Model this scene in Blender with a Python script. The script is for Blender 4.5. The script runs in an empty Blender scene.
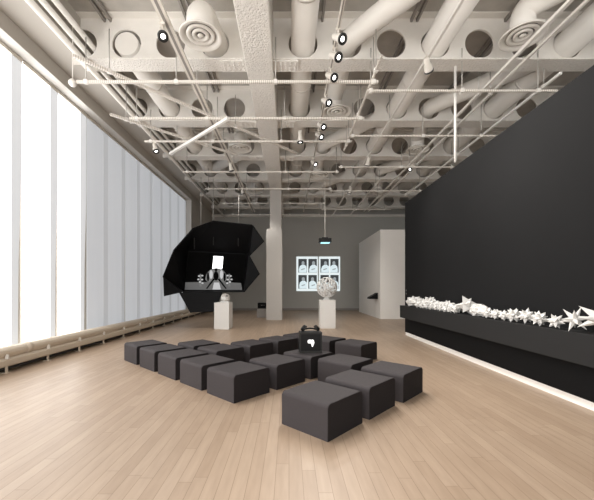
import bpy, bmesh, math, random
from mathutils import Vector, Matrix
random.seed(7)
PI = math.pi
S = bpy.context.scene
COL = S.collection
H = 1.65                       # eye height of the photograph

# ------------------------------------------------------------------ materials
def mat(name, col, rough=0.6, metal=0.0, emit=None, estr=0.0, noise=0.0, nscale=8.0, bump=0.0, bscale=40.0, spec=0.5):
    m = bpy.data.materials.new(name); m.use_nodes = True
    nt = m.node_tree; b = nt.nodes['Principled BSDF']
    b.inputs['Base Color'].default_value = (*col, 1)
    b.inputs['Roughness'].default_value = rough
    b.inputs['Metallic'].default_value = metal
    b.inputs['Specular IOR Level'].default_value = spec
    tc = nt.nodes.new('ShaderNodeTexCoord')
    if emit:
        b.inputs['Emission Color'].default_value = (*emit, 1)
        b.inputs['Emission Strength'].default_value = estr
    if noise:
        n = nt.nodes.new('ShaderNodeTexNoise'); n.inputs['Scale'].default_value = nscale; n.inputs['Detail'].default_value = 4
        mx = nt.nodes.new('ShaderNodeMix'); mx.data_type = 'RGBA'
        mx.inputs[6].default_value = (*[c*(1-noise) for c in col], 1)
        mx.inputs[7].default_value = (*[min(1, c*(1+noise)) for c in col], 1)
        nt.links.new(tc.outputs['Object'], n.inputs['Vector'])
        nt.links.new(n.outputs['Fac'], mx.inputs[0]); nt.links.new(mx.outputs[2], b.inputs['Base Color'])
    if bump:
        n2 = nt.nodes.new('ShaderNodeTexNoise'); n2.inputs['Scale'].default_value = bscale; n2.inputs['Detail'].default_value = 3
        bp = nt.nodes.new('ShaderNodeBump'); bp.inputs['Strength'].default_value = bump; bp.inputs['Distance'].default_value = 0.03
        nt.links.new(tc.outputs['Object'], n2.inputs['Vector'])
        nt.links.new(n2.outputs['Fac'], bp.inputs['Height']); nt.links.new(bp.outputs['Normal'], b.inputs['Normal'])
    return m

def floor_material():
    m = bpy.data.materials.new('oak_boards'); m.use_nodes = True
    nt = m.node_tree; N = nt.nodes; L = nt.links; b = N['Principled BSDF']
    tc = N.new('ShaderNodeTexCoord'); mp = N.new('ShaderNodeMapping'); mp.inputs['Rotation'].default_value = (0, 0, PI/2)
    L.new(tc.outputs['Object'], mp.inputs['Vector'])
    br = N.new('ShaderNodeTexBrick'); br.offset = 0.0
    br.inputs['Scale'].default_value = 1.0; br.inputs['Brick Width'].default_value = 1.9; br.inputs['Row Height'].default_value = 0.118
    br.inputs['Mortar Size'].default_value = 0.0022; br.inputs['Mortar Smooth'].default_value = 0.2; br.inputs['Bias'].default_value = 0.0
    br.inputs['Color1'].default_value = (0.35, 0.257, 0.184, 1); br.inputs['Color2'].default_value = (0.405, 0.306, 0.226, 1)
    br.inputs['Mortar'].default_value = (0.2, 0.14, 0.095, 1)
    sx = N.new('ShaderNodeSeparateXYZ'); L.new(mp.outputs['Vector'], sx.inputs[0])
    dv = N.new('ShaderNodeMath'); dv.operation = 'DIVIDE'; dv.inputs[1].default_value = 0.118; L.new(sx.outputs['Y'], dv.inputs[0])
    fl = N.new('ShaderNodeMath'); fl.operation = 'FLOOR'; L.new(dv.outputs[0], fl.inputs[0])
    wn = N.new('ShaderNodeTexWhiteNoise'); wn.noise_dimensions = '1D'; L.new(fl.outputs[0], wn.inputs['W'])
    ma = N.new('ShaderNodeMath'); ma.operation = 'MULTIPLY_ADD'; ma.inputs[1].default_value = 7.3; L.new(wn.outputs['Value'], ma.inputs[0]); L.new(sx.outputs['X'], ma.inputs[2])
    cb = N.new('ShaderNodeCombineXYZ'); L.new(ma.outputs[0], cb.inputs['X']); L.new(sx.outputs['Y'], cb.inputs['Y'])
    L.new(cb.outputs[0], br.inputs['Vector'])
    mp2 = N.new('ShaderNodeMapping'); mp2.inputs['Scale'].default_value = (9, 1.1, 1)
    L.new(tc.outputs['Object'], mp2.inputs['Vector'])
    no = N.new('ShaderNodeTexNoise'); no.inputs['Scale'].default_value = 2.2; no.inputs['Detail'].default_value = 6
    L.new(mp2.outputs['Vector'], no.inputs['Vector'])
    rp = N.new('ShaderNodeValToRGB'); rp.color_ramp.elements[0].position = 0.3; rp.color_ramp.elements[0].color = (0.89, 0.88, 0.87, 1)
    rp.color_ramp.elements[1].position = 0.7; rp.color_ramp.elements[1].color = (1.03, 1.03, 1.03, 1)
    L.new(no.outputs['Fac'], rp.inputs['Fac'])
    mx = N.new('ShaderNodeMix'); mx.data_type = 'RGBA'; mx.blend_type = 'MULTIPLY'; mx.inputs[0].default_value = 1
    L.new(br.outputs['Color'], mx.inputs[6]); L.new(rp.outputs['Color'], mx.inputs[7])
    L.new(mx.outputs[2], b.inputs['Base Color'])
    b.inputs['Roughness'].default_value = 0.42; b.inputs['Specular IOR Level'].default_value = 0.45
    return m

def strut_material():
    m = bpy.data.materials.new('perforated_strut'); m.use_nodes = True
    nt = m.node_tree; N = nt.nodes; L = nt.links; b = N['Principled BSDF']
    tc = N.new('ShaderNodeTexCoord'); w = N.new('ShaderNodeTexWave'); w.inputs['Scale'].default_value = 7.0
    L.new(tc.outputs['Object'], w.inputs['Vector'])
    rp = N.new('ShaderNodeValToRGB'); rp.color_ramp.elements[0].position = 0.12; rp.color_ramp.elements[0].color = (0.5, 0.465, 0.42, 1)
    rp.color_ramp.elements[1].position = 0.42; rp.color_ramp.elements[1].color = (0.8, 0.76, 0.7, 1)
    L.new(w.outputs['Color'], rp.inputs['Fac']); L.new(rp.outputs['Color'], b.inputs['Base Color'])
    b.inputs['Roughness'].default_value = 0.55
    return m

CEILW = (0.80, 0.772, 0.728)
M = {
 'floor': floor_material(),
 'strut': strut_material(),
 'steel': mat('painted_steel', CEILW, 0.62, noise=0.08, nscale=3, bump=0.15, bscale=60),
 'fireproof': mat('sprayed_fireproofing', (0.81, 0.782, 0.738), 0.9, noise=0.12, nscale=18, bump=1.0, bscale=24),
 'duct': mat('painted_duct', (0.80, 0.77, 0.725), 0.55, noise=0.05, nscale=2),
 'deck': mat('roof_deck', (0.46, 0.435, 0.40), 0.8, noise=0.25, nscale=2.5, bump=0.3, bscale=10),
 'joist': mat('dark_joist', (0.28, 0.26, 0.24), 0.7, noise=0.1),
 'diffuser': mat('white_diffuser', (0.8, 0.77, 0.72), 0.45, noise=0.02),
 'throat': mat('diffuser_throat', (0.16, 0.145, 0.13), 0.7, noise=0.05),
 'wallgrey': mat('warm_grey_wall', (0.47, 0.44, 0.40), 0.85, noise=0.03, nscale=1.5),
 'backgrey': mat('grey_back_wall', (0.45, 0.445, 0.42), 0.85, noise=0.03, nscale=1.2),
 'reveal': mat('white_reveal', (0.64, 0.62, 0.59), 0.7, noise=0.02),
 'charcoal': mat('charcoal_paint', (0.0098, 0.0099, 0.0105), 0.8, noise=0.05, nscale=2, spec=0.1),
 'white': mat('white_paint', (0.80, 0.775, 0.74), 0.7, noise=0.02, nscale=3),
 'skirt': mat('white_skirting', (0.9, 0.88, 0.85), 0.5, noise=0.01),
 'plinth': mat('white_plinth', (0.70, 0.685, 0.66), 0.55, noise=0.02),
 'plaster': mat('white_plaster', (0.70, 0.695, 0.68), 0.7, noise=0.03, nscale=30),
 'aluminium': mat('aluminium', (0.60, 0.56, 0.50), 0.45, 0.2, noise=0.05),
 'radiator': mat('cream_radiator', (0.62, 0.54, 0.44), 0.5, noise=0.04, nscale=3),
 'darkpipe': mat('dark_pipe', (0.04, 0.04, 0.04), 0.5, noise=0.1),
 'casing': mat('shaded_column_casing', (0.52, 0.495, 0.465), 0.75, noise=0.02),  # column white lowered: its shade is put into the colour
 'ledge': mat('ledge_charcoal', (0.017, 0.017, 0.0175), 0.75, noise=0.05, nscale=2, spec=0.2),
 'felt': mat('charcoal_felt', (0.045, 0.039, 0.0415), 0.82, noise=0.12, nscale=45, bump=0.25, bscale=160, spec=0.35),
 'feltside': mat('dark_shaded_felt_side', (0.019, 0.016, 0.017), 0.9, noise=0.1, nscale=45, bump=0.2, bscale=160, spec=0.25),  # darker side panels, with shade away from the windows put into the colour
 'black': mat('black_panel', (0.0045, 0.0045, 0.005), 0.6, noise=0.1, nscale=5, spec=0.12),
 'blacksoft': mat('black_plastic', (0.006, 0.006, 0.0065), 0.45, noise=0.05, spec=0.25),
 'blackedge': mat('lighter_black_edge', (0.03, 0.029, 0.028), 0.55, noise=0.1, spec=0.2),  # a lighter black than the panels, for edges and small parts
 'lampwhite': mat('lamp_housing', (0.74, 0.70, 0.64), 0.45, noise=0.02),
 'lens': mat('lit_lens', (1, 1, 1), 0.4, emit=(1, 0.96, 0.9), estr=7),
 'lensring': mat('lamp_ring', (0.015, 0.015, 0.015), 0.4, noise=0.05),
 'wire': mat('steel_wire', (0.5, 0.48, 0.45), 0.4, 0.5, noise=0.02),
 'glass': mat('pane', (0.75, 0.8, 0.82), 0.1, noise=0.01),
 'scr_dark': mat('screen_black', (0.002, 0.002, 0.002), 0.7, noise=0.05, spec=0.04),
 'scr_white': mat('screen_white', (0, 0, 0), 0.4, emit=(1, 1, 1), estr=2.4),
 'scr_grey': mat('screen_grey', (0.01, 0.01, 0.01), 0.4, emit=(0.62, 0.62, 0.63), estr=0.62),
 'scr_floor': mat('screen_floor', (0.01, 0.01, 0.01), 0.4, emit=(0.5, 0.5, 0.5), estr=0.11),
 'scr_mid': mat('screen_mid', (0.01, 0.01, 0.01), 0.4, emit=(0.3, 0.3, 0.3), estr=0.28),
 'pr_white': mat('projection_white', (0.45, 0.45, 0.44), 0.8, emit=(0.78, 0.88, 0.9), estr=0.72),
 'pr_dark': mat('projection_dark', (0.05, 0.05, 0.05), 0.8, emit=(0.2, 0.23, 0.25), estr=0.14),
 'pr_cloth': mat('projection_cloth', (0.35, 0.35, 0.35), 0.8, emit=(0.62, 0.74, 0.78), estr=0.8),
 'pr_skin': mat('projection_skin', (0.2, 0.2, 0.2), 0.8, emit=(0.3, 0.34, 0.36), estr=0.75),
 'cyan': mat('reflected_cyan', (0.05, 0.1, 0.1), 0.2, emit=(0.35, 0.8, 0.9), estr=1.2),  # cyan reflected light, put in as emission
 'emblem': mat('white_emblem', (0.9, 0.9, 0.9), 0.5, emit=(1, 1, 1), estr=0.5),  # white emblem also given a faint emission of its own
}
def blind_mat(name, col, s):  # daylight behind the cloth, sunny and shaded, is put in as emission
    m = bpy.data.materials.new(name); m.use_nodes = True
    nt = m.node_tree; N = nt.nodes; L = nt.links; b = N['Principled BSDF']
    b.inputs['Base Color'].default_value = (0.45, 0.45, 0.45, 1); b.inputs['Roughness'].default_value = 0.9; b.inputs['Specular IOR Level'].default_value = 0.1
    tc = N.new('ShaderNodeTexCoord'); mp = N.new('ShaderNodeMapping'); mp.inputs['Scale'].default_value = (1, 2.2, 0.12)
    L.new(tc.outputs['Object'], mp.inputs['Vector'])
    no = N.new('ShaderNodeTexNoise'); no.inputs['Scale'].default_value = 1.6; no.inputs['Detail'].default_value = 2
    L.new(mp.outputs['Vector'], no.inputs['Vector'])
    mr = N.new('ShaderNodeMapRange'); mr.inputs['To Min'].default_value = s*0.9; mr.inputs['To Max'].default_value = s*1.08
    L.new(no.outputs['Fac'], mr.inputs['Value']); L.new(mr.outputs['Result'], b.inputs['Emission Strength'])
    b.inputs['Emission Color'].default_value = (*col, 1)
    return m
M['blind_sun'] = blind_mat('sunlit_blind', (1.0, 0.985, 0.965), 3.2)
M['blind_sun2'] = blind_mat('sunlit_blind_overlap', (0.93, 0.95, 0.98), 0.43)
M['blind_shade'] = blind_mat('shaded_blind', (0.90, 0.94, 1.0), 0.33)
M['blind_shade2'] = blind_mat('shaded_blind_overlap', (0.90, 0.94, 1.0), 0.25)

# ------------------------------------------------------------------ mesh helpers
class MB:
    def __init__(s): s.v = []; s.f = []; s.sm = []
    def add(s, vs, fs, smooth=False):
        o = len(s.v); s.v += [tuple(p) for p in vs]
        for f in fs: s.f.append(tuple(i+o for i in f)); s.sm.append(smooth)
        return s
    def box(s, a, b, mtx=None):
        (x0, y0, z0), (x1, y1, z1) = a, b
        vs = [Vector(p) for p in ((x0,y0,z0),(x1,y0,z0),(x1,y1,z0),(x0,y1,z0),(x0,y0,z1),(x1,y0,z1),(x1,y1,z1),(x0,y1,z1))]
        if mtx: vs = [mtx @ p for p in vs]
        return s.add(vs, [(0,3,2,1),(4,5,6,7),(0,1,5,4),(1,2,6,5),(2,3,7,6),(3,0,4,7)])
    def tube(s, path, r, n=16, caps=True):
        P = [Vector(p) for p in path]; R = r if isinstance(r, (list, tuple)) else [r]*len(P)
        t0 = (P[1]-P[0]).normalized()
        up = Vector((0,0,1)) if abs(t0.z) < 0.9 else Vector((0,1,0))
        nx = t0.cross(up).normalized(); vs = []
        for i, p in enumerate(P):
            if i == 0: t = t0
            elif i == len(P)-1: t = (P[i]-P[i-1]).normalized()
            else: t = ((P[i]-P[i-1]).normalized() + (P[i+1]-P[i]).normalized()).normalized()
            nx = (nx - t*nx.dot(t)).normalized(); ny = t.cross(nx)
            for k in range(n):
                a = 2*PI*k/n; vs.append(p + (nx*math.cos(a) + ny*math.sin(a))*R[i])
        fs = [(i*n+k, i*n+(k+1) % n, (i+1)*n+(k+1) % n, (i+1)*n+k) for i in range(len(P)-1) for k in range(n)]
        s.add(vs, fs, True)
        if caps:
            s.add(vs[:n], [tuple(range(n))[::-1]]); s.add(vs[-n:], [tuple(range(n))])
        return s
    def lathe(s, prof, c=(0,0,0), n=32, mtx=None, smooth=True):
        vs = []; m = len(prof)
        for k in range(n):
            a = 2*PI*k/n
            for r, z in prof:
                p = Vector((r*math.cos(a), r*math.sin(a), z))
                if mtx: p = mtx @ p
                vs.append(p + Vector(c))
        fs = [(k*m+j, ((k+1) % n)*m+j, ((k+1) % n)*m+j+1, k*m+j+1) for k in range(n) for j in range(m-1)]
        return s.add(vs, fs, smooth)
    def prism(s, pts, off):
        """closed 3D polygon pushed along the vector off"""
        P = [Vector(p) for p in pts]; o = Vector(off); n = len(P)
        vs = P + [p+o for p in P]
        fs = [tuple(range(n))[::-1], tuple(range(n, 2*n))] + [(i, (i+1) % n, n+(i+1) % n, n+i) for i in range(n)]
        return s.add(vs, fs)
    def build(s, name, m, parent=None, bevel=0.0, loc=None):
        me = bpy.data.meshes.new(name); me.from_pydata(s.v, [], s.f); me.update()
        for p, sm in zip(me.polygons, s.sm): p.use_smooth = sm
        bm = bmesh.new(); bm.from_mesh(me)
        bmesh.ops.remove_doubles(bm, verts=bm.verts, dist=1e-5)
        bmesh.ops.recalc_face_normals(bm, faces=bm.faces); bm.to_mesh(me); bm.free()
        me.materials.append(m if not isinstance(m, str) else M[m])
        o = bpy.data.objects.new(name, me); COL.objects.link(o)
        if parent: o.parent = parent
        if loc: o.location = loc
        if bevel:
            b = o.modifiers.new('edge', 'BEVEL'); b.width = bevel; b.segments = 2; b.limit_method = 'ANGLE'
        return o
def tag(o, label=None, cat=None, group=None, kind=None):
    if label: o['label'] = label
    if cat: o['category'] = cat
    if group: o['group'] = group
    if kind: o['kind'] = kind
    return o
def thing(name, label, cat, loc=(0,0,0), rz=0.0, group=None, kind=None):
    o = bpy.data.objects.new(name, None); o.empty_display_size = 0.1; COL.objects.link(o)
    o.location = loc; o.rotation_euler = (0, 0, rz)
    return tag(o, label, cat, group, kind)
def dup(root, loc=None, rot=None):
    r = root.copy(); COL.objects.link(r)
    if loc is not None: r.location = loc
    if rot is not None: r.rotation_euler = rot
    for ch in list(root.children):
        c = ch.copy(); COL.objects.link(c); c.parent = r
        for g in list(ch.children):
            d = g.copy(); COL.objects.link(d); d.parent = c
    return r
ORD = ['first', 'second', 'third', 'fourth', 'fifth', 'sixth', 'seventh', 'eighth', 'ninth', 'tenth', 'eleventh', 'twelfth',
       'thirteenth', 'fourteenth', 'fifteenth', 'sixteenth']
def struct(mb, name, m, label=None, cat=None, **k):
    return tag(mb.build(name, m, **k), label, cat, kind='structure')

# ------------------------------------------------------------------ the room
YB = 24.4            # back wall
YF = -2.5            # the room runs on past the camera
XL, XG = -5.7, -6.0  # window wall and blinds
XR = 10.0
DECK = H + 6.42
struct(MB().box((-6.2, YF, -0.12), (XR, YB+0.1, 0)), 'floor', 'floor', 'pale oak board floor running towards the back wall', 'floor')
struct(MB().box((-6.3, YF, DECK), (XR+0.2, YB+0.2, DECK+0.15)), 'ceiling', 'deck', 'dim ribbed roof deck above the steel beams', 'ceiling')
struct(MB().box((-6.3, YB, 0), (XR+0.2, YB+0.2, DECK)), 'wall_back', 'backgrey', 'plain warm grey wall at the far end', 'wall')
struct(MB().box((XR, YF, 0), (XR+0.2, YB, DECK)), 'wall_side', 'backgrey', 'grey side wall hidden behind the charcoal wall', 'wall')
WT, WB, WE = H+5.14, 0.30, 19.27     # window opening top, sill, far end
wl = MB()
wl.box((XL-0.04, YF, WT+0.001), (XL, WE-0.001, H+5.499))                      # face above the window
wl.box((-6.3, WE, 0), (XL, YB, H+5.499))                           # solid end beyond the window
wl.box((XL-0.15, YF, 0), (XL, WE, WB))                           # below the sill
wl.box((-6.3, YF, H+5.5), (-4.95, YB, DECK))                     # bulkhead above
struct(wl, 'wall_left', 'wallgrey', 'warm grey window wall with boxed bulkhead above', 'wall')
rv = MB()
rv.box((-6.3, YF, WT), (XL-0.002, WE, WT+0.12)); rv.box((-6.3, WE-0.02, WB), (XL-0.002, WE-0.001, WT)); rv.box((-6.3, YF, WB-0.05), (XL-0.002, WE, WB))
struct(rv, 'trim_1', 'reveal', 'white reveal lining the long window opening', 'window trim')
struct(MB().box((-4.9, YB-0.03, 0), (XR, YB-0.001, 0.16)), 'baseboard_back', 'joist', 'dark grey baseboard along the back wall', 'baseboard')  # baseboard kept dark to take in the shadow at the wall's foot
struct(MB().box((-5.69, YB-0.14, H+5.25), (XR, YB-0.001, H+5.42)), 'trim_2', 'steel', 'pale steel angle along the top of the back wall', 'trim')

# window: frame with mullions, glass, and a blind in every bay
edges = [-1.9, -0.75, 0.4, 1.57, 2.73, 3.9, 5.07, 6.25, 7.42, 8.58, 9.78, 10.93, 12.1, 13.28, 14.5, 15.65, 16.82, 18.02, 19.2]
win = thing('window_1', 'long window wall of narrow bays behind pale blinds', 'window', (XG, 0, WB), kind='structure')
fr = MB(); fr.box((-0.28, YF, 0), (-0.1, WE-0.02, 0.08)); fr.box((-0.28, YF, WT-WB-0.08), (-0.1, WE-0.02, WT-WB)); fr.build('window_frame', 'aluminium', win)
for y in edges:
    MB().box((-0.22, y-0.10, 0.05), (-0.03, y+0.14, WT-WB-0.03)).build('mullion', 'aluminium', win)
MB().box((-0.25, YF, 0.05), (-0.235, WE-0.05, WT-WB-0.05)).build('glass_pane', 'glass', win)
bl_i = 0
for i in range(len(edges)-1):
    y0, y1 = edges[i], edges[i+1]
    if y1 < 5.9: group_seen = False
    else: group_seen = True
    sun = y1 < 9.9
    gap0 = 0.04 if (i % 2 == 0 or sun) else 0.012
    gap1 = 0.05 if (i % 2 == 1 or sun) else 0.012
    hgt = WT-WB-0.03
    t = thing('window_blind', None, 'blind', (XG, (y0+y1)/2, WB+0.01), group='blinds along the window wall')
    w = (y1-y0)/2
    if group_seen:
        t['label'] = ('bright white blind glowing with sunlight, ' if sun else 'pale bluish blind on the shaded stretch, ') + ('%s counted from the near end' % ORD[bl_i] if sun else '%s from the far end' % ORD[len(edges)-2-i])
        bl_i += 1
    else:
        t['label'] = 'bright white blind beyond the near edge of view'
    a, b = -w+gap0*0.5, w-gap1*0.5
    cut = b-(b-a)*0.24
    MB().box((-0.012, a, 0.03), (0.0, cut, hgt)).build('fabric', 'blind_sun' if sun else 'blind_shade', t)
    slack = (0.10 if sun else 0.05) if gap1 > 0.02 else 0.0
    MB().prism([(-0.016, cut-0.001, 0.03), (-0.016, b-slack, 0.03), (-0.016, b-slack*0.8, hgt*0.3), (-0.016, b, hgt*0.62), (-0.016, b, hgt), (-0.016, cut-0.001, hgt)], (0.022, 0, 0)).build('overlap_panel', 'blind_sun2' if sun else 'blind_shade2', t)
    MB().box((-0.02, a, hgt-0.07), (0.03, b, hgt+0.015)).build('top_shade_line', 'aluminium', t)  # strip added to draw the shade line at the blind's top
    MB().box((-0.02, a, 0.0), (0.012, b-slack, 0.029)).build('bottom_bar', 'aluminium', t)

# finned heater along the foot of the window wall
rad = thing('radiator', 'cream tube heater running along the foot of the window wall', 'radiator', (-5.58, 0, 0))
prof = [(-0.10, 0.29), (-0.10, 0.44), (-0.07, 0.49), (0.0, 0.505), (0.06, 0.485), (0.10, 0.44), (0.115, 0.39), (0.10, 0.33), (0.07, 0.29)]
MB().prism([(x, YF+0.1, z) for x, z in prof], (0, YB-0.3-YF, 0)).build('heater_tube', 'radiator', rad)
MB().prism([(x, YF+0.1, z) for x, z in [(-0.09, 0.12), (-0.09, 0.286), (0.085, 0.286), (0.125, 0.25), (0.125, 0.15), (0.1, 0.12)]], (0, YB-0.3-YF, 0)).build('lower_panel', 'radiator', rad)
MB().tube([(-0.02, YF+0.1, 0.055), (-0.02, YB-0.4, 0.055)], 0.03, 8).build('supply_pipe', 'darkpipe', rad)
for y in [5.25, 6.4, 7.5, 8.62, 9.75, 10.93, 12.1, 13.28, 14.5, 15.65, 16.82, 18.02, 19.2, 20.4]:
    lg = MB(); lg.box((0.085, y-0.018, 0.012), (0.118, y+0.018, 0.13)); lg.box((0.02, y-0.05, 0.0), (0.15, y+0.05, 0.014))
    lg.build('foot', 'radiator', rad)
    MB().box((0.09, y-0.02, 0.27), (0.14, y+0.02, 0.36)).build('bracket', 'diffuser', rad)
for y in (7.0, 12.7, 18.6):
    MB().lathe([(0.0, -0.07), (0.122, -0.07), (0.122, 0.07), (0.0, 0.07)], (0.0, y, 0.39), 20, Matrix.Rotation(PI/2, 4, 'X')).build('coupling', 'radiator', rad)

# charcoal exhibition wall with ledge, white skirting
wr = MB(); wr.box((4.07, YF, 0.118), (4.40, 11.58, 4.63))
struct(wr, 'wall_right', 'charcoal', 'tall charcoal exhibition wall that stops short of the ceiling', 'wall')
struct(MB().box((4.085, YF, 0), (4.38, 11.565, 0.117)), 'baseboard_right', 'skirt', 'bright white skirting under the charcoal wall', 'baseboard')
tag(MB().box((3.78, YF, 0.655), (4.07, 11.25, 1.06)).build('display_ledge', 'ledge', bevel=0.004), 'long charcoal ledge on the charcoal wall carrying white stars', 'ledge')
for z, w in ((1.565, 'upper'), (1.455, 'lower')):
    t = thing('wall_socket', '%s of two tiny sockets near the far edge of the charcoal wall' % w, 'socket', (4.069, 11.43, z), group='sockets on the charcoal wall')
    MB().box((-0.012, -0.04, -0.04), (0, 0.04, 0.04)).build('cover_plate', 'blackedge', t)
    MB().lathe([(0.0, 0.004), (0.02, 0.004), (0.02, 0)], (-0.012, 0, 0), 12, Matrix.Rotation(-PI/2, 4, 'Y')).build('outlet', 'wire', t)

# white divider and column
struct(MB().box((4.86, 17.56, 0), (8.6, 22.9, 4.76)), 'wall_divider', 'white', 'free standing white partition block beside the charcoal wall', 'partition')
co = MB(); co.box((-1.17, 17.0, 0), (-0.36, 17.75, 4.70))
struct(co, 'column', 'casing', 'white boxed column casing standing behind the sculptures', 'column')
struct(MB().box((-0.99, 17.12, 4.701), (-0.40, 17.63, H+5.2)), 'column', 'casing', 'upper steel column rising from the white casing to the girder', 'column')
t = thing('sloped_shelf', 'black wedge shaped shelf on the side of the white partition', 'shelf', (4.86, 18.3, 1.05))
MB().prism([(-0.46, -0.28, 0.0), (-0.001, -0.28, 0.0), (-0.001, -0.28, 0.34), (-0.22, -0.28, 0.2), (-0.46, -0.28, 0.06)], (0, 0.56, 0)).build('wedge_body', 'black', t, bevel=0.01)
MB().prism([(-0.44, -0.25, 0.078), (-0.22, -0.25, 0.204), (-0.22, -0.25, 0.22), (-0.44, -0.25, 0.095)], (0, 0.5, 0)).build('top_plate', 'blackedge', t)
t = thing('equipment_case', 'dark low case behind the white column casing', 'case', (-1.45, 18.6, 0))
MB().box((-0.30, -0.25, 0.5), (0.30, 0.25, 0.82)).build('case_body', 'black', t, bevel=0.02)
MB().box((-0.34, -0.28, 0.0), (0.34, 0.28, 0.499)).build('case_stand', 'joist', t, bevel=0.01)
MB().tube([(-0.1, -0.27, 0.7), (-0.1, -0.3, 0.7), (0.1, -0.3, 0.7), (0.1, -0.27, 0.7)], 0.012, 6).build('handle', 'wire', t)

# ------------------------------------------------------------------ ceiling steel
BZ = H+5.3; BTOP = DECK-0.02; HOLE = H+5.80; HR = 0.345
CY = [7.64+2.81*k for k in range(6)]
cx = [0.333+1.048*k for k in range(-5, 9)]
def web(mb, y, t=0.025):
    x_edges = [-5.15] + [(cx[i]+cx[i+1])/2 for i in range(len(cx)-1)] + [9.95]
    z0, z1 = BZ+0.03, BTOP
    for i, c in enumerate(cx):
        a0, a1 = x_edges[i], x_edges[i+1]
        angs = [2*PI*k/32 for k in range(32)]
        for X, Z in ((a0, z0), (a1, z0), (a1, z1), (a0, z1)):
            angs.append(math.atan2(Z-HOLE, X-c) % (2*PI))
        angs = sorted(set(round(a, 5) for a in angs)); n = len(angs)
        inn, out = [], []
        for a in angs:
            dx, dz = math.cos(a), math.sin(a)
            tx = ((a1-c) if dx > 0 else (a0-c))/dx if abs(dx) > 1e-9 else 1e9
            tz = ((z1-HOLE) if dz > 0 else (z0-HOLE))/dz if abs(dz) > 1e-9 else 1e9
            q = min(tx, tz); inn.append((c+dx*HR, HOLE+dz*HR)); out.append((c+dx*q, HOLE+dz*q))
        vs = [(p[0], y-t, p[1]) for p in inn] + [(p[0], y-t, p[1]) for p in out] + [(p[0], y+t, p[1]) for p in inn] + [(p[0], y+t, p[1]) for p in out]
        fs = []
        for k in range(n):
            j = (k+1) % n
            fs += [(k, j, n+j, n+k), (2*n+k, 3*n+k, 3*n+j, 2*n+j), (k, 2*n+k, 2*n+j, j)]
        mb.add(vs, fs)
for k, y in enumerate(CY):
    yc = y+0.22
    t = thing('ceiling_beam', 'pale steel beam with a row of round holes, %s back from the camera' % ORD[k], 'beam', (0, yc, 0), group='cellular ceiling beams', kind='structure')
    w = MB(); web(w, 0.0); w.build('web', 'steel', t)
    MB().box((-4.94, -0.22, BZ), (9.95, 0.22, BZ+0.035)).build('lower_flange', 'fireproof', t)
    MB().box((-5.15, -0.20, BTOP), (9.95, 0.20, BTOP+0.02)).build('upper_flange', 'steel', t)
    for s, x0, x1 in ((-1, -1.62, -1.0), (1, -0.38, 0.22)):
        p = MB(); p.box((x0, -0.19, BZ-0.03), (x1, 0.19, BZ-0.001))
        for a in range(5):
            for b in (-0.13, -0.05, 0.05, 0.13):
                xx = x0+0.08+a*(x1-x0-0.16)/4
                p.box((xx-0.018, b-0.018, BZ-0.05), (xx+0.018, b+0.018, BZ-0.03))
        p.build('splice_plate', 'fireproof', t)
tag(MB().box((-1.01, 3.5, H+5.16), (-0.37, YB-0.15, DECK-0.05)).build('ceiling_girder', 'fireproof', bevel=0.02), 'broad rough coated girder running lengthwise to the white column', 'girder', kind='structure')
for k, x in enumerate([-4.3, -2.35, 0.72, 2.97, 5.2, 7.6]):
    jb = MB()
    for dx in (-0.07, 0.07): jb.box((x+dx-0.025, 5, DECK-0.11), (x+dx+0.025, YB-0.1, DECK-0.03))
    tag(jb.build('ceiling_joist', 'joist'), 'dark paired joist under the roof deck, %s from the window wall' % ORD[k], 'joist', 'dark paired joists', 'structure')

# ------------------------------------------------------------------ ducts
def smooth_path(pts, rad=0.3, n=6):
    P = [Vector(p) for p in pts]; out = [P[0]]
    for i in range(1, len(P)-1):
        a, b, c = P[i-1], P[i], P[i+1]
        r = min(rad, (a-b).length*0.45, (c-b).length*0.45)
        p0 = b+(a-b).normalized()*r; p1 = b+(c-b).normalized()*r
        for k in range(n+1):
            u = k/n; out.append(p0*(1-u)**2 + b*2*u*(1-u) + p1*u*u)
    return out + [P[-1]]
def duct(path, r, label, cat='duct', name='air_duct', bands=()):
    o = Vector(path[0]); t = thing(name, label, cat, o, group='round ceiling ducts')
    pp = [Vector(p)-o for p in smooth_path(path)]
    MB().tube(pp, r, 24).build('duct_pipe', 'duct', t)
    for y in bands:
        MB().tube([(0, y-o.y-0.03, 0), (0, y-o.y+0.03, 0)], r+0.012, 24).build('joint_band', 'duct', t)
    return t
DZ = HOLE
duct([(0.333, 4.4, DZ), (0.333, 16.4, DZ)], 0.285, 'straight round trunk duct beside the rough girder', name='trunk_duct', bands=(6.35, 9.3, 12.1, 14.9))
duct([(3.48, 4.2, DZ), (3.48, 20.0, DZ)], 0.30, 'round trunk duct running back above the middle of the room', name='trunk_duct', bands=(6.2, 9.2, 12, 14.9))
duct([(6.621, 4.2, DZ), (6.621, 20.0, DZ)], 0.31, 'round trunk duct above the charcoal wall', name='trunk_duct', bands=(6.3, 9.2, 12, 14.9))
duct([(-3.859, 7.83, DZ), (-3.859, 22.0, DZ)], 0.275, 'round trunk duct nearest the windows with capped front end', name='trunk_duct', bands=(9.3, 12.1, 14.9, 17.7))
BR = 0.235
for y, w in ((7.86, 'nearest'), (13.48, 'middle'), (19.1, 'farthest')):
    duct([(1.381, y+2.17, H+5.42), (1.381, y+2.17, DZ), (1.381, y-0.15, DZ), (3.17, y-2.4, DZ)], BR, '%s bent branch duct feeding a ceiling diffuser behind the row of spotlights' % w, name='branch_duct')
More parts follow.
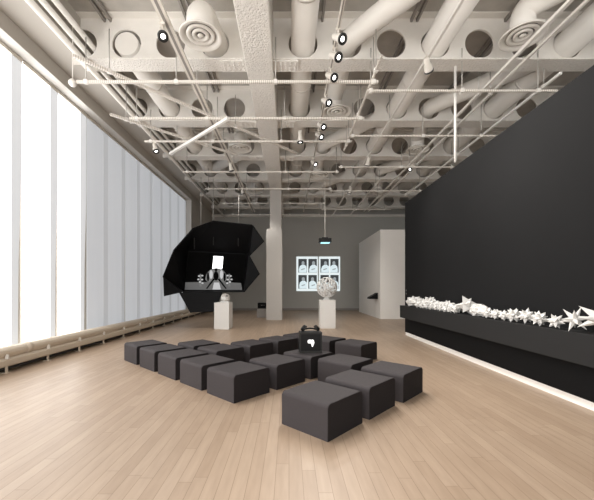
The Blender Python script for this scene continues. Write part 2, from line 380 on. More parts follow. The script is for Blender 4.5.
for y, w in ((4.85, 'nearest'), (10.67, 'middle'), (16.29, 'farthest')):
    if y < 5: pth = [(4.96, 7.0, H+5.42), (4.96, 7.0, DZ+0.1), (6.35, 5.2, DZ+0.1)]
    else: pth = [(4.97, y+2.08, H+5.42), (4.97, y+2.08, DZ), (4.525, y+0.2, DZ), (4.525, y-0.1, DZ), (6.36, y-2.3, DZ)]
    duct(pth, BR, '%s bent branch duct leading from the duct above the charcoal wall' % w, name='branch_duct')
for y, w in ((7.86, 'nearest'), (13.48, 'middle'), (19.1, 'farthest')):
    if y < 8:
        duct([(-1.87, 7.0, H+5.42), (-1.87, 7.0, DZ), (-1.763, 7.86, DZ), (-1.763, 8.15, DZ)], 0.3, 'short stub duct above the diffuser nearest the girder', name='branch_duct'); continue
    duct([(-1.87, y-0.86, H+5.42), (-1.87, y-0.86, DZ), (-1.763, y, DZ), (-1.763, y+0.5, DZ), (-3.55, y+2.3, DZ)], BR, '%s bent branch duct between the girder and the duct by the windows' % w, name='branch_duct')

def make_diffuser():
    t = thing('air_diffuser', 'x', 'air diffuser', (0, 0, 0), group='round ceiling diffusers')
    MB().lathe([(0.24, 0.10), (0.26, 0.08), (0.445, 0.0), (0.445, -0.02), (0.425, -0.025), (0.33, 0.02), (0.325, 0.07)], n=40).build('outer_ring', 'diffuser', t)
    MB().lathe([(0.30, 0.03), (0.30, 0.01), (0.285, -0.01), (0.21, 0.015), (0.205, 0.06)], n=36).build('middle_ring', 'diffuser', t)
    MB().lathe([(0.18, 0.03), (0.18, 0.005), (0.165, -0.01), (0.10, 0.01), (0.095, 0.05)], n=28).build('inner_ring', 'diffuser', t)
    MB().lathe([(0.0, -0.015), (0.05, -0.01), (0.07, 0.01), (0.0, 0.03)], n=20).build('core', 'diffuser', t)
    MB().lathe([(0.0, 0.055), (0.32, 0.075)], n=28).build('throat', 'throat', t)
    return t
dsp = [(-1.87, 7.0, 'nearest, beside the girder on the window side'), (4.96, 7.0, 'nearest, above the charcoal wall'),
       (1.45, 10.03, 'between the girder and the spotlights, first of that line'), (-1.87, 12.62, 'second on the window side of the girder'),
       (4.97, 12.75, 'above the far end of the charcoal wall'), (1.42, 15.65, 'second of the line behind the spotlights'),
       (-1.87, 18.24, 'farthest on the window side of the girder'), (4.97, 18.37, 'farthest, in front of the white partition'), (1.42, 21.27, 'small with distance above the projection')]
df0 = make_diffuser()
for k, (x, y, w) in enumerate(dsp):
    o = df0 if k == 0 else dup(df0)
    o.location = (x, y, H+5.34); o['label'] = 'round ringed diffuser, ' + w

# pipes along the bulkhead
for k, (x, z, r) in enumerate([(-4.70, H+5.20, 0.065), (-4.83, H+5.62, 0.06), (-4.68, H+5.74, 0.055), (-4.80, H+5.92, 0.05)]):
    w = ['lowest, passing under the beams', 'second up, threading the beam holes', 'third up, threading the beam holes', 'topmost, threading the beam holes'][k]
    tag(MB().tube([(x, 4.5, z), (x, YB-0.2, z)], r, 12).build('ceiling_pipe', 'steel'), 'pale pipe beside the bulkhead, ' + w, 'pipe', 'pipes along the bulkhead')

# ------------------------------------------------------------------ hanging strut grid
SZ = 4.6
def strut(p0, p1, label, w=0.05, hang=(), material='strut', group='hanging lighting struts', name='lighting_strut', cat='strut', top=None):
    a, b = Vector(p0), Vector(p1); L = (b-a).length
    t = thing(name, label, cat, a, math.atan2(b.y-a.y, b.x-a.x), group)
    MB().box((0, -w/2, -w/2), (L, w/2, w/2)).build('channel', material, t)
    for q in hang:
        MB().tube([(q*L, 0, w/2), (q*L, 0, (top or (BZ-0.002))-a.z)], 0.012, 6).build('hanger_rod', 'wire', t)
        MB().box((q*L-0.04, -0.035, -0.04), (q*L+0.04, 0.035, 0.05)).build('clamp', 'steel', t)
    return t
rows = [(1.602, -1.03, .432), (1.947, -0.94, .444), (2.252, -0.985, .427), (2.845, -0.92, .43), (3.33, -0.85, .43), (3.9, -0.8, .43), (4.5, -0.8, .43)]
for k, (dq, l, r) in enumerate(rows):
    strut((l*SZ, dq*SZ, H+SZ), (r*SZ, dq*SZ, H+SZ), '%s crosswise strut reaching from the window side past the girder' % ORD[k], w=0.055 if k < 2 else 0.05, hang=(0.03, 0.33, 0.66, 0.985), top=BZ+0.3)
rows2 = [(1.675, .396, 1.36), (2.17, .40, 1.36), (2.73, .41, 1.45), (3.40, .41, 1.45), (4.2, .41, 1.3)]
for k, (dq, l, r) in enumerate(rows2):
    strut((l*SZ, dq*SZ, H+SZ), (r*SZ, dq*SZ, H+SZ), '%s crosswise strut ending at the charcoal wall side' % ORD[k], w=0.045, hang=(0.02, 0.5, 0.9), top=BZ+0.3)
Z2 = 4.68
strut((-0.93*Z2, 1.42*Z2, H+Z2), (.067*Z2, 2.46*Z2, H+Z2), 'long slanting strut crossing over from the window side to the girder', hang=(0.1, 0.6), w=0.06, top=BZ+0.3)
strut((-1.03*Z2, 1.9*Z2, H+Z2), (-.39*Z2, 2.48*Z2, H+Z2), 'shorter slanting strut near the bulkhead', hang=(0.1, 0.7), w=0.06, top=BZ+0.3)
Z3 = 4.52
strut((-.888*Z3, 2.46*Z3, H+Z3), (-.36*Z3, 1.947*Z3, H+Z3), 'bright white bar lying slantwise under the struts', material='skirt', w=0.075, hang=(0.15, 0.85))
strut((.4*Z2, 1.42*Z2, H+Z2), (.4*Z2, 2.4*Z2, H+Z2), 'lengthwise strut joining the ends of the cross struts', w=0.045, hang=(0.1, 0.5, 0.9), top=BZ+0.3)
Z5 = 4.85
strut((.602*Z5, 1.1*Z5, H+Z5), (.602*Z5, 4.6*Z5, H+Z5), 'thin lengthwise strut under the middle trunk duct', w=0.05, material='steel', hang=(0.25, 0.5, 0.75), top=BZ+0.3)
strut((.978*Z5, 1.05*Z5, H+Z5), (.978*Z5, 4.3*Z5, H+Z5), 'lengthwise strut of a pair near the charcoal wall, inner one', w=0.06, material='steel', hang=(0.2, 0.5, 0.8), top=BZ+0.3)
strut((1.037*Z5, 1.05*Z5, H+Z5), (1.037*Z5, 4.3*Z5, H+Z5), 'lengthwise strut of a pair near the charcoal wall, outer one', w=0.05, material='steel', hang=(0.2, 0.5, 0.8), top=BZ+0.3)
strut((1.265*Z5, 1.535*Z5, H+Z5), (1.265*Z5, 3.6*Z5, H+Z5), 'bright lengthwise strut closest above the charcoal wall', w=0.055, material='skirt', hang=(0.05, 0.45, 0.9), top=BZ+0.3)
strut((.84*Z5, 3.05*Z5, H+Z5), (.84*Z5, 4.5*Z5, H+Z5), 'short lengthwise strut far back above the partition', w=0.05, material='steel', hang=(0.1, 0.9), top=BZ+0.3)
# upright drop rod by the charcoal wall and the end ball by the bulkhead
tag(MB().tube([(3.98, 7.9, 4.66), (3.98, 7.9, H+5.4)], 0.03, 8).build('drop_rod', 'skirt'), 'white upright rod dropping from the grid to the charcoal wall top', 'rod')
t = thing('end_ball', 'small white ball hung on a wire at the end of the first strut', 'wire weight', (-1.05*SZ, 1.602*SZ, H+SZ-0.02))
bm_ = MB(); bm_.lathe([(0.0, -0.085), (0.05, -0.07), (0.08, -0.03), (0.085, 0.0), (0.08, 0.03), (0.05, 0.07), (0.0, 0.085)], n=20); bm_.build('ball', 'diffuser', t)
MB().tube([(0, 0, 0.08), (0, 0, 1.27)], 0.012, 6).build('wire', 'diffuser', t)

# tracks
def track(x, y0, y1, z, label, w=0.09):
    t = thing('light_track', label, 'light track', (x, y0, z), group='lengthwise light tracks')
    MB().box((-w/2, 0, 0), (w/2, y1-y0, 0.05)).build('rail', 'lampwhite', t)
    MB().box((-w/6, 0.02, -0.004), (w/6, y1-y0-0.02, -0.0005)).build('slot', 'joist', t)
    for q in (0.2, 0.4, 0.6, 0.8):
        MB().tube([(0, q*(y1-y0), 0.05), (0, q*(y1-y0), BZ+0.3-z)], 0.012, 6).build('hanger_rod', 'wire', t)
TZ = H+4.82
track(-2.24, 4.8, 21, TZ, 'broad light track between the windows and the girder', 0.16)
track(0.92, 4.8, 21, TZ, 'light track carrying the long line of lit spotlights', 0.06)

# spotlights
def make_spot():
    t = thing('spotlight', 'x', 'spotlight', (0, 0, 0), group='spotlights on the ceiling grid')
    st = MB(); st.tube([(0, 0, 0.0), (0, 0, 0.17)], 0.018, 8); st.box((-0.05, -0.03, 0.15), (0.05, 0.03, 0.20)); st.build('stem', 'lampwhite', t)
    h = MB().lathe([(0.0, 0.15), (0.05, 0.15), (0.058, 0.13), (0.06, 0.02), (0.085, -0.06), (0.085, -0.12)], n=20).build('housing', 'lampwhite', t)
    MB().lathe([(0.085, -0.119), (0.095, -0.125), (0.095, -0.15), (0.045, -0.152), (0.042, -0.125)], n=24).build('front_ring', 'lensring', h)
    MB().lathe([(0.0, -0.132), (0.046, -0.132)], n=20).build('lens', 'lens', h)
    return t
def aim(o, d):
    h = [c for c in o.children if c.name.startswith('housing')][0]
    h.rotation_mode = 'QUATERNION'; h.rotation_quaternion = Vector(d).to_track_quat('-Z', 'Y')
spots = []
line = [(339,40), (332,58), (331,78), (326,103), (320,127), (319,137), (312,164)]
for k, (px, py) in enumerate(line):
    y = 330*4.62/(288-py); spots.append((0.92, y, H+4.66, (0.55, -0.75, -0.75), 'lit spotlight in the long line beside the girder, %s from the front' % ORD[k]))
spots += [(-2.3, 6.0, H+4.63, (0.3, -0.6, -0.9), 'lit spotlight nearest the camera on the broad track'),
 (-4.2, 2.252*SZ, H+SZ-0.2, (0.35, -0.3, -0.95), 'white spotlight close to the bulkhead by the windows'),
 (0.33, 9.77, H+4.45, (0.02, 0.0, -1), 'spotlight hanging straight down beside the straight trunk duct'),
 (-2.24, 12.7, H+4.64, (0.2, 0.2, -1), 'spotlight halfway along the broad track'),
 (-2.24, 15.8, H+4.64, (0.2, 0.2, -1), 'farthest spotlight on the broad track'),
 (2.92, 6.95, H+4.7, (0.5, 0.7, -0.5), 'white spotlight turned away on the thin middle strut'),
 (2.92, 12.2, H+4.66, (-0.2, 0.4, -1), 'spotlight under the middle trunk duct at mid depth'),
 (2.92, 15.8, H+4.66, (-0.2, 0.4, -1), 'dim spotlight far back under the middle trunk duct'),
 (4.75, 12.75, H+4.66, (-0.6, -0.3, -0.6), 'spotlight on the paired strut near the charcoal wall')]
sp0 = make_spot()
for k, (x, y, z, d, lab) in enumerate(spots):
    o = sp0 if k == 0 else dup(sp0)
    o.location = (x, y, z); aim(o, d); o['label'] = lab

# ------------------------------------------------------------------ seating cubes
U = Vector((0.689, 0.724, 0)); V = Vector((-0.724, 0.689, 0)); P0 = Vector((-0.786, 4.706, 0))
def make_pouf():
    t = thing('pouf', 'x', 'seat', (0, 0, 0), 0, 'dark seating cubes')
    s, h, r = 0.70, 0.40, 0.055
    pr = [(0, 0.0), (0, h-r)]
    for k in range(1, 6): a = PI-PI/2*k/6; pr.append((r+r*math.cos(a), h-r+r*math.sin(a)))
    pr.append((r, h)); pr.append((s-r, h))
    for k in range(1, 6): a = PI/2-PI/2*k/6; pr.append((s-r+r*math.cos(a), h-r+r*math.sin(a)))
    pr += [(s, h-r), (s, 0.0)]
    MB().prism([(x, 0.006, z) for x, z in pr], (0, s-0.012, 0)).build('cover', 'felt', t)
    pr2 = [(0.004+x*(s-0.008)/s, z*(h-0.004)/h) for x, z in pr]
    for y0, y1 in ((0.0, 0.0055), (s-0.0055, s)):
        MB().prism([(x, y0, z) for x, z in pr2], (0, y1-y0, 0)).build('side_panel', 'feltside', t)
    return t
cells = [((0,0), 'dark cube seat at the camera end of the row of five'), ((0,1), 'second dark cube seat in the row of five'),
 ((0,2), 'middle dark cube seat in the row of five'), ((0,3), 'fourth dark cube seat in the row of five'),
 ((0,4), 'dark cube seat at the window end of the row of five'),
 ((0,-2), 'dark cube seat nearest the camera, lowest in the picture'), ((1,-2), 'middle dark cube seat of the three lined up towards the charcoal wall'),
 ((2,-2), 'dark cube seat closest to the charcoal wall'), ((1,3), 'dark cube seat behind the fourth of the row of five'),
 ((1,2), 'dark cube seat behind the middle of the row of five'), ((2,2), 'rear dark cube seat in front of the pedestal under the black shell'),
 ((3,2), 'dark cube seat between the two pedestals, at the rear edge'), ((4,2), 'rearmost dark cube seat, mostly hidden by the black box'),
 ((4,1), 'dark cube seat behind and just beside the black box'), ((4,0), 'dark cube seat at the rear corner towards the charcoal wall'),
 ((2,0), 'dark cube seat that carries the black box'), ((2,-1), 'dark cube seat in front of the black box, towards the charcoal wall'),
 ((1,0), 'dark cube seat in front of the black box, towards the windows')]
pf = make_pouf(); ang = math.atan2(U.y, U.x)
for k, ((i, j), lab) in enumerate(cells):
    o = pf if k == 0 else dup(pf)
    du, dv = {(0, -2): (-0.025, 0.025), (1, -2): (-0.04, 0.01), (2, -2): (-0.015, -0.03)}.get((i, j), (0, 0))
    o.location = P0 + U*(0.855*i+du) + V*(0.855*j+dv); o.rotation_euler = (0, 0, ang); o['label'] = lab

# black box with emblem and headphones
t = thing('black_box', 'black box with a white emblem sitting on a cube seat', 'box', (0.415, 6.46, 0.4), 0.05)
MB().box((-0.215, -0.12, 0), (0.215, 0.15, 0.40)).build('box_body', 'blacksoft', t, bevel=0.008)
fr = MB(); fr.box((-0.215, -0.135, 0), (-0.19, -0.121, 0.40)); fr.box((0.19, -0.135, 0), (0.215, -0.121, 0.40)); fr.box((-0.189, -0.135, 0), (0.189, -0.121, 0.04)); fr.box((-0.189, -0.135, 0.365), (0.189, -0.121, 0.40))
fr.build('front_frame', 'blackedge', t)
em = [(-0.062, 0.20), (-0.066, 0.235), (-0.05, 0.255), (-0.02, 0.262), (0.01, 0.255), (0.035, 0.262), (0.055, 0.245), (0.062, 0.215), (0.068, 0.19), (0.052, 0.175), (0.05, 0.15), (0.038, 0.125), (0.022, 0.118), (0.012, 0.14), (0.008, 0.17), (-0.005, 0.188), (-0.03, 0.185), (-0.05, 0.188)]
MB().prism([(x, -0.1245, z) for x, z in em], (0, 0.003, 0)).build('emblem', 'emblem', t)
t = thing('headphones', 'black headphones lying on top of the black box', 'headphones', (0.415, 6.46, 0.801), 0.05)
arc = [(-0.13+0.26*k/12, 0.0, 0.055+0.022*math.sin(PI*k/12)) for k in range(13)]
MB().tube([(x, 0.03, z-0.02) for x, y, z in arc], 0.016, 8).build('headband', 'blacksoft', t)
for s in (-1, 1):
    c = MB().lathe([(0.0, -0.035), (0.05, -0.035), (0.065, -0.02), (0.065, 0.02), (0.05, 0.035), (0.0, 0.035)], (s*0.13, 0.0, 0.066), 20, Matrix.Rotation(0.9*s, 4, 'Y')).build('ear_cup', 'blacksoft', t)
    MB().lathe([(0.03, -0.012), (0.055, -0.012), (0.058, 0.0), (0.055, 0.012), (0.03, 0.012)], (s*0.105, -0.02, 0.066), 18, Matrix.Rotation(0.9*s, 4, 'Y')).build('ear_pad', 'blackedge', c)

# ------------------------------------------------------------------ pedestals and sculptures
t = thing('pedestal', 'white pedestal under the hanging black shell', 'pedestal', (-2.66, 13.4, 0), -0.06)
MB().box((-0.30, -0.30, 0.03), (0.30, 0.30, 1.07)).build('plinth_body', 'plinth', t, bevel=0.006)
MB().box((-0.285, -0.285, 0), (0.285, 0.285, 0.0295)).build('base', 'white', t)
t = thing('small_sculpture', 'small pale rounded object on the pedestal under the black shell', 'sculpture', (-2.56, 13.35, 1.07))
MB().box((-0.19, -0.15, 0), (0.15, 0.15, 0.05)).build('base', 'plaster', t, bevel=0.015)
b = MB(); b.prism([(-0.17, -0.13, 0.05), (0.13, -0.13, 0.05), (0.17, -0.13, 0.17), (0.14, -0.13, 0.29), (0.02, -0.13, 0.36), (-0.13, -0.13, 0.33), (-0.19, -0.13, 0.2)], (0, 0.26, 0)); b.build('rounded_block', 'casing', t, bevel=0.05)
MB().lathe([(0.0, 0.02), (0.075, 0.02), (0.09, 0.0)], (-0.06, -0.13, 0.15), 18, Matrix.Rotation(PI/2, 4, 'X')).build('round_face', 'plaster', t)
MB().box((0.03, -0.145, 0.24), (0.12, -0.128, 0.29)).build('dark_slot', 'blackedge', t, bevel=0.006)
t = thing('pedestal', 'white pedestal under the openwork ball', 'pedestal', (1.575, 13.7, 0))
MB().box((-0.315, -0.315, 0.03), (0.315, 0.315, 1.16)).build('plinth_body', 'plinth', t, bevel=0.006)
MB().box((-0.30, -0.30, 0), (0.30, 0.30, 0.0295)).build('base', 'white', t)
t = thing('openwork_ball', 'white woven openwork ball on the pedestal before the projection', 'sculpture', (1.575, 13.7, 1.16))
MB().lathe([(0.0, 0.0), (0.16, 0.0), (0.17, 0.02), (0.1, 0.06), (0.1, 0.13), (0.0, 0.13)], n=24).build('stand', 'plaster', t)
rnd = random.Random(3); b = MB(); R = 0.415
for k in range(42):
    n = Vector((rnd.gauss(0,1), rnd.gauss(0,1), rnd.gauss(0,1))).normalized()
    a = n.orthogonal().normalized(); c = n.cross(a); off = rnd.choice([0.0, 0.12, 0.3, 0.36, 0.385]) ; rr = math.sqrt(R*R-off*off)
    tr = rnd.uniform(0.011, 0.018); N1 = 30
    ring = [Vector((0,0,0.515)) + n*off + (a*math.cos(2*PI*i/N1) + c*math.sin(2*PI*i/N1))*rr for i in range(N1)]
    vs = []; 
    for i, p in enumerate(ring):
        rad_ = (p-(Vector((0,0,0.515))+n*off)).normalized()
        for q in range(6):
            an = 2*PI*q/6; vs.append(p + (rad_*math.cos(an)+n*math.sin(an))*tr)
    b.add(vs, [(i*6+q, ((i+1) % N1)*6+q, ((i+1) % N1)*6+(q+1) % 6, i*6+(q+1) % 6) for i in range(N1) for q in range(6)], True)
b.build('woven_ball', 'plaster', t)

# hanging black shell of flat facets, open to the front, with a screen inside
SD = 13.9
def W(px, py, d): return Vector(((px-289)/330*d, d, H+(288-py)/330*d))
so = W(213.75, 265, 14.3)
sh = thing('hanging_shell', 'large faceted black shell hung on wires with a screen inside', 'sculpture', so)
near, far = 13.55, 14.75
TL, TR, BR_, BL = W(188.0, 250.5, far), W(247, 253.5, far), W(243.5, 291, far-0.1), W(184, 291, far-0.1)
a_, b_, c_ = W(163.2, 277, near), W(164, 296.3, near), W(183, 292, near+0.35)
l_, k_, j_, i_, h_, g_, f_, e_ = W(173.75, 251, near), W(193.5, 228.6, near), W(213.75, 221.2, near), W(252.2, 225.2, near), W(263.3, 241.2, near), W(248.8, 255.8, near+0.3), W(258.8, 273.8, near), W(244.3, 291, near+0.3)
facets = [[a_, b_, c_, BL], [a_, BL, TL, l_], [l_, TL, k_], [k_, TL, j_], [j_, TL, TR, i_], [i_, TR, g_, h_], [g_, TR, BR_, e_, f_],
          [W(179, 292.5, near+0.3), W(190, 312.5, near+0.1), W(215, 311.2, near+0.1), W(222, 292.5, near+0.3)], [c_, BL, BR_, e_]]
ctr = W(213, 262, near)
for pts in facets:
    n = (pts[1]-pts[0]).cross(pts[2]-pts[0]).normalized()
    mid = sum(pts, Vector())/len(pts)
    if n.dot(mid-ctr) < 0: n = -n
    pts = [mid+(p-mid)*1.004-so for p in pts]
    MB().prism(pts, n*0.045).build('facet', 'black', sh)
back = MB().prism([(m4 + (p-m4)*1.05)-so+Vector((0, 0.03, 0)) for m4 in [(TL+TR+BR_+BL)/4] for p in (TL, TR, BR_, BL)], (0, 0.04, 0)).build('screen_back', 'black', sh)
scr_o = bpy.data.objects  # screen: a flat display filling the back of the shell
def onscr(px, py, lift):
    return W(px, py, far-0.13-lift)-so
scr = MB().prism([onscr(188.5, 252, 0), onscr(246, 254.5, 0), onscr(242.5, 290.2, 0), onscr(184.6, 290.2, 0)], (0, 0.03, 0)).build('screen', 'scr_dark', sh)
def flat(pts, m, name, lift=0.006):
    return MB().prism([onscr(x, y, lift) for x, y in pts], (0, 0.003, 0)).build(name, m, scr)
flat([(185.3, 282.3), (203, 282), (225, 282), (241, 283), (242.2, 290), (184.8, 289.8)], 'scr_floor', 'lit_floor')
flat([(213.6, 256.0), (223.2, 256.6), (222.2, 268.5), (218, 271), (212.2, 270)], 'scr_white', 'bright_panel', 0.012)
arcp = [(216.3+11*math.cos(PI-PI*k/14)*(1.0), 279.5-11.5*math.sin(PI*k/14)) for k in range(15)]
flat(arcp + [(225, 282), (207.5, 282)], 'scr_mid', 'dome', 0.018)
def blob(cx_, cy_, rx, ry, m, name, lift):
    flat([(cx_+rx*math.cos(2*PI*k/14), cy_+ry*math.sin(2*PI*k/14)) for k in range(14)], m, name, lift)
for s in (-1, 1):
    blob(216.3+s*5.2, 274.5, 1.7, 4.4, 'scr_grey', 'bright_arm', 0.024)
    blob(216.3+s*8.3, 277.0, 1.2, 4.5, 'scr_dark', 'dark_arm', 0.024)
    flat([(216.3+s*1.2, 279), (216.3+s*3.2, 278.5), (216.3+s*10.5, 288.6), (216.3+s*9.0, 288.8)], 'scr_dark', 'splayed_leg', 0.03)
blob(216.0, 276.0, 2.6, 4.6, 'scr_dark', 'figure_body', 0.032)
blob(216.0, 269.8, 1.4, 1.8, 'scr_dark', 'figure_head', 0.032)
flat([(212.5, 289.5), (221, 289.5), (219, 282.5), (214, 282.5)], 'scr_grey', 'light_pool', 0.02)
for cx_, s in ((200.5, 1), (229.3, -1)):
    for dx, dy in ((-1.5, -2.6), (1.8, -3), (-2.2, 0.8), (1.6, 1.0), (-0.6, 3.4), (2.0, 4.6)):
        blob(cx_+dx*s, 278.6+dy, 1.05, 0.8, 'scr_grey', 'glint', 0.03)
    flat([(cx_-0.8, 274), (cx_+0.8, 274), (cx_+1.1, 286.5), (cx_-1.1, 286.5)], 'scr_mid', 'side_machine', 0.022)
for px, py, d in ((201, 227, near+0.15), (213.2, 222, near+0.3), (238.7, 225, near+0.15)):
    p = W(px, py+1.0, d); q = p.copy(); q.z = H+4.6
    MB().tube([p-so, q-so], 0.012, 6).build('wire', 'wire', sh)
for px, y0, y1 in ((194.3, 236, 249), (213.5, 237, 245), (238.3, 233, 246)):
    MB().tube([W(px, y0, near+0.55)-so, W(px, y1, near+0.55)-so], 0.018, 6).build('turnbuckle', 'blackedge', sh)

# ------------------------------------------------------------------ projection and projector
pr = thing('projected_image', 'projected grid of eight grey portraits on the back wall', 'projection', (2.13, YB-0.002, 1.43))
def pw(px): return (px-289)/330*YB-2.13
def pz(py): return H+(288-py)/330*YB-1.43
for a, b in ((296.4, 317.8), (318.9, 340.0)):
    MB().box((pw(a), -0.02, pz(291)), (pw(b), -0.001, pz(256.6))).build('light_sheet', 'pr_white', pr)  # projected light is put in as thin emissive sheets
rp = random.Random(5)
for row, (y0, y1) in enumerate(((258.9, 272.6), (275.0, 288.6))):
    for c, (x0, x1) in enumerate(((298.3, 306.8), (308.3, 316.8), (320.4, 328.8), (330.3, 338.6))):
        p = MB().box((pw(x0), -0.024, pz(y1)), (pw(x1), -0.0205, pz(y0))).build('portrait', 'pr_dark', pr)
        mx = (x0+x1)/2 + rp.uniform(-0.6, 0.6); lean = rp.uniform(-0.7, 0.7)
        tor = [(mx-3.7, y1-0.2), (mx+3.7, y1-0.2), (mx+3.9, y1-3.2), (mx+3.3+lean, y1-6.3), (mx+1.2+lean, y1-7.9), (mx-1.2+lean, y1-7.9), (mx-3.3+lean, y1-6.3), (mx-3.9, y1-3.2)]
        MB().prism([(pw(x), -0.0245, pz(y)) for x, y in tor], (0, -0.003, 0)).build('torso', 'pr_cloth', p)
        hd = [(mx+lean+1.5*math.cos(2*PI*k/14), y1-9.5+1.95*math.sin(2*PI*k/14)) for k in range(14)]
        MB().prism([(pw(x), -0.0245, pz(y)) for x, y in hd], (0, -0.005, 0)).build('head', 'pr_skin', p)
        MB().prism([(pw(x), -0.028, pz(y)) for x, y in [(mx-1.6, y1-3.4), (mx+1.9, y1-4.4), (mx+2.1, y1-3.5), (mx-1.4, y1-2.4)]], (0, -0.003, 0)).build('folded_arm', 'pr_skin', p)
t = thing('projector', 'black projector on a pole hanging before the back wall', 'projector', (1.74, 16, 3.85))
MB().box((-0.30, -0.2, 0), (0.30, 0.2, 0.20)).build('projector_body', 'blacksoft', t, bevel=0.02)
MB().box((-0.2, -0.16, -0.03), (0.22, 0.16, -0.0005)).build('reflected_glow', 'cyan', t)  # glowing slab added for the light reflected under the projector
MB().tube([(0, 0, 0.2), (0, 0, H+4.6-3.85+0.6)], 0.02, 8).build('pole', 'diffuser', t)
MB().box((-0.14, -0.08, 0.2), (0.14, 0.08, 0.25)).build('bracket', 'blacksoft', t)

# ------------------------------------------------------------------ white polyhedra on the ledge
LZ = 1.0605
def ico():
    bm = bmesh.new(); bmesh.ops.create_icosphere(bm, subdivisions=1, radius=1)
    vs = [v.co.normalized() for v in bm.verts]; fs = [tuple(v.index for v in f.verts) for f in bm.faces]; bm.free(); return vs, fs
IV, IF = ico()
def stellated(kind, core, tip, rot):
    """spiked solid: 12 five-sided spikes, or 20 three-sided ones"""
    mb = MB(); Rm = Matrix.Rotation(rot[0], 3, 'X') @ Matrix.Rotation(rot[1], 3, 'Y') @ Matrix.Rotation(rot[2], 3, 'Z')
    if kind == 12:
        for i, n in enumerate(IV):
            ring = [(sum((IV[q] for q in f), Vector())/3).normalized()*core for f in IF if i in f]
            a = n.orthogonal().normalized(); c = n.cross(a)
            ring.sort(key=lambda p: math.atan2(p.dot(c), p.dot(a)))
            pts = [Rm @ p for p in ring] + [Rm @ (n*tip)]
            mb.add(pts, [(k, (k+1) % 5, 5) for k in range(5)])
    elif kind == 8:
        D = [Vector(p).normalized() for p in ((1,0,0),(-1,0,0),(0,1,0),(0,-1,0),(0,0,1),(0,0,-1))]
        for sx in (1,-1):
            for sy in (1,-1):
                for sz in (1,-1):
                    tri = [Vector((sx,0,0))*core, Vector((0,sy,0))*core, Vector((0,0,sz))*core]
                    pts = [Rm @ p for p in tri] + [Rm @ (Vector((sx,sy,sz)).normalized()*tip)]
                    mb.add(pts, [(0,1,3),(1,2,3),(2,0,3)])
    else:
        for f in IF:
            n = sum((IV[q] for q in f), Vector()).normalized()
            pts = [Rm @ (IV[q]*core) for q in f] + [Rm @ (n*tip)]
            mb.add(pts, [(0,1,3),(1,2,3),(2,0,3)])
    return mb
def put(mb, x, y, name, label, group, z=LZ):
    lo = min(p[2] for p in mb.v)
    o = mb.build(name, 'plaster', loc=(x, y, z-lo)); return tag(o, label, 'sculpture', group)
rs = random.Random(11)
SG = 'white stars along the ledge'
def ry(px, X=3.92): return 330*X/(px-289)
stars = [(601, 12, 0.085, 0.255, 'very large white star with the longest spikes, cut by the picture edge'),
 (574.7, 12, 0.058, 0.185, 'large white long spiked star, second from the near end of the ledge'),
 (555.6, 12, 0.056, 0.122, 'white many pointed star, third from the near end of the ledge'),
 (539.3, 20, 0.075, 0.125, 'white short pointed star, fourth from the near end of the ledge'),
 (526.5, 12, 0.065, 0.145, 'white bristling star, fifth from the near end of the ledge'),
 (513.5, 20, 0.078, 0.135, 'white short pointed star, sixth from the near end of the ledge'),
 (504.3, 20, 0.068, 0.10, 'small white stubby star, seventh from the near end of the ledge'),
 (496.0, 12, 0.07, 0.115, 'small white blunt star, eighth from the near end of the ledge'),
 (488.0, 20, 0.08, 0.115, 'small white stubby star, ninth from the near end of the ledge')]
for px, kind, core, tip, lab in stars:
    put(stellated(kind, core, tip, (rs.uniform(0, 3), rs.uniform(0, 3), rs.uniform(0, 3))), 3.80 if tip > 0.2 else 3.87, ry(px, 3.80 if tip > 0.2 else 3.87), 'spiked_star', lab, SG)
# broad-armed star lying among them
sf = stellated(8, 0.13, 0.235, (0.5, 0.35, 0.2)); put(sf, 3.91, ry(467.5), 'broad_star', 'broad armed white star with one arm raised, beside the lumpy polyhedra', SG)
put(stellated(20, 0.13, 0.155, (0.3, 1.1, 0.2)), 3.92, ry(477.0), 'angular_polyhedron', 'white angular solid between the broad star and the small stars', SG)
put(stellated(12, 0.11, 0.13, (0.9, 0.1, 0.2)), 3.93, ry(483.0), 'angular_polyhedron', 'small white angular solid next to the ninth star', SG)
# lumpy polyhedra, a single file crowding towards the far end
lump = [457.5, 452.5, 447.5, 443.0, 438.3, 433.8, 429.6, 425.6, 421.8, 418.2, 414.6, 411.2]
for k, px in enumerate(lump):
    d = ry(px); rr = (0.095+0.004*k) if k not in (6, 10) else 0.135
    kind = (20, 12, 20)[k % 3]; st = (1.25, 1.35, 1.5, 1.3)[k % 4]
    put(stellated(kind, rr*0.95, rr*st, (rs.uniform(0, 3), rs.uniform(0, 3), rs.uniform(0, 3))), 3.92, d, 'lumpy_polyhedron',
        'lumpy white polyhedron in the crowded file, %s after the broad star' % ORD[k], 'lumpy polyhedra at the far end of the ledge')

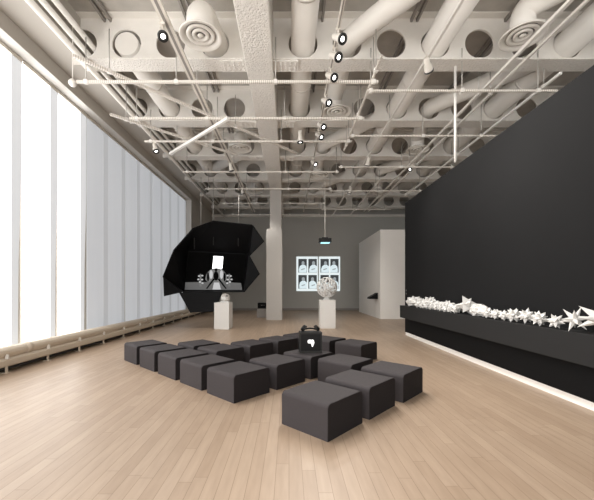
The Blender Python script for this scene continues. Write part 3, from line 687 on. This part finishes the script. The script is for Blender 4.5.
for k in range(9):
    px = 455 - 4.7*k
    put(stellated((12, 20)[k % 2], 0.06, 0.09, (rs.uniform(0, 3), rs.uniform(0, 3), rs.uniform(0, 3))), 3.835, ry(px, 3.835), 'small_polyhedron',
        'small knobbly white polyhedron in front of the lumpy ones, %s after the broad star' % ORD[k], 'small polyhedra at the front of the ledge')

# ------------------------------------------------------------------ light, camera
w = bpy.data.worlds.new('World'); S.world = w; w.use_nodes = True
bg = w.node_tree.nodes['Background']; bg.inputs['Color'].default_value = (1.0, 0.97, 0.93, 1); bg.inputs['Strength'].default_value = 2.1
def spot_light(name, loc, target, power, angle, blend=0.6, col=(1, 0.95, 0.885), r=0.06):
    if power <= 0: return
    l = bpy.data.lights.new(name, 'SPOT'); l.energy = power; l.spot_size = math.radians(angle); l.spot_blend = blend; l.color = col; l.shadow_soft_size = r
    o = bpy.data.objects.new(name, l); COL.objects.link(o); o.location = loc
    o.rotation_euler = (Vector(target)-Vector(loc)).to_track_quat('-Z', 'Y').to_euler()
for k, (x, y, z, d, lab) in enumerate(spots):
    dv = Vector(d).normalized(); p = Vector((x, y, z))+dv*0.2
    spot_light('spot_beam', p, p+dv, 0 if k in (12, 15) else (230 if k < 7 else 200), 100)
spot_light('spot_beam', (2.0, 6.5, 6.2), (4.0, 6.2, 1.1), 110, 60)  # added beam with no fixture, brightens the stars on the ledge
spot_light('spot_beam', (2.0, 9.5, 6.2), (4.0, 9.6, 1.1), 110, 60)  # second added beam without a fixture, for the far polyhedra
spot_light('spot_beam', (0.92, 11.4, 6.2), (1.57, 13.6, 1.5), 200, 40)  # added beam with no fixture of its own, aimed at the openwork ball

cam = bpy.data.cameras.new('Camera'); co_ = bpy.data.objects.new('Camera', cam); COL.objects.link(co_)
co_.location = (0, 0, H); co_.rotation_euler = (PI/2, 0, 0)
cam.sensor_width = 36; cam.lens = 330/594*36; cam.shift_x = 8/594; cam.shift_y = 38/594; cam.clip_end = 200
S.camera = co_
S.view_settings.view_transform = 'Standard'; S.view_settings.look = 'None'; S.view_settings.gamma = 1; S.view_settings.use_curve_mapping = False
S.view_settings.exposure = 0.32
S.cycles.use_denoising = True
S.cycles.max_bounces = 8; S.cycles.diffuse_bounces = 5
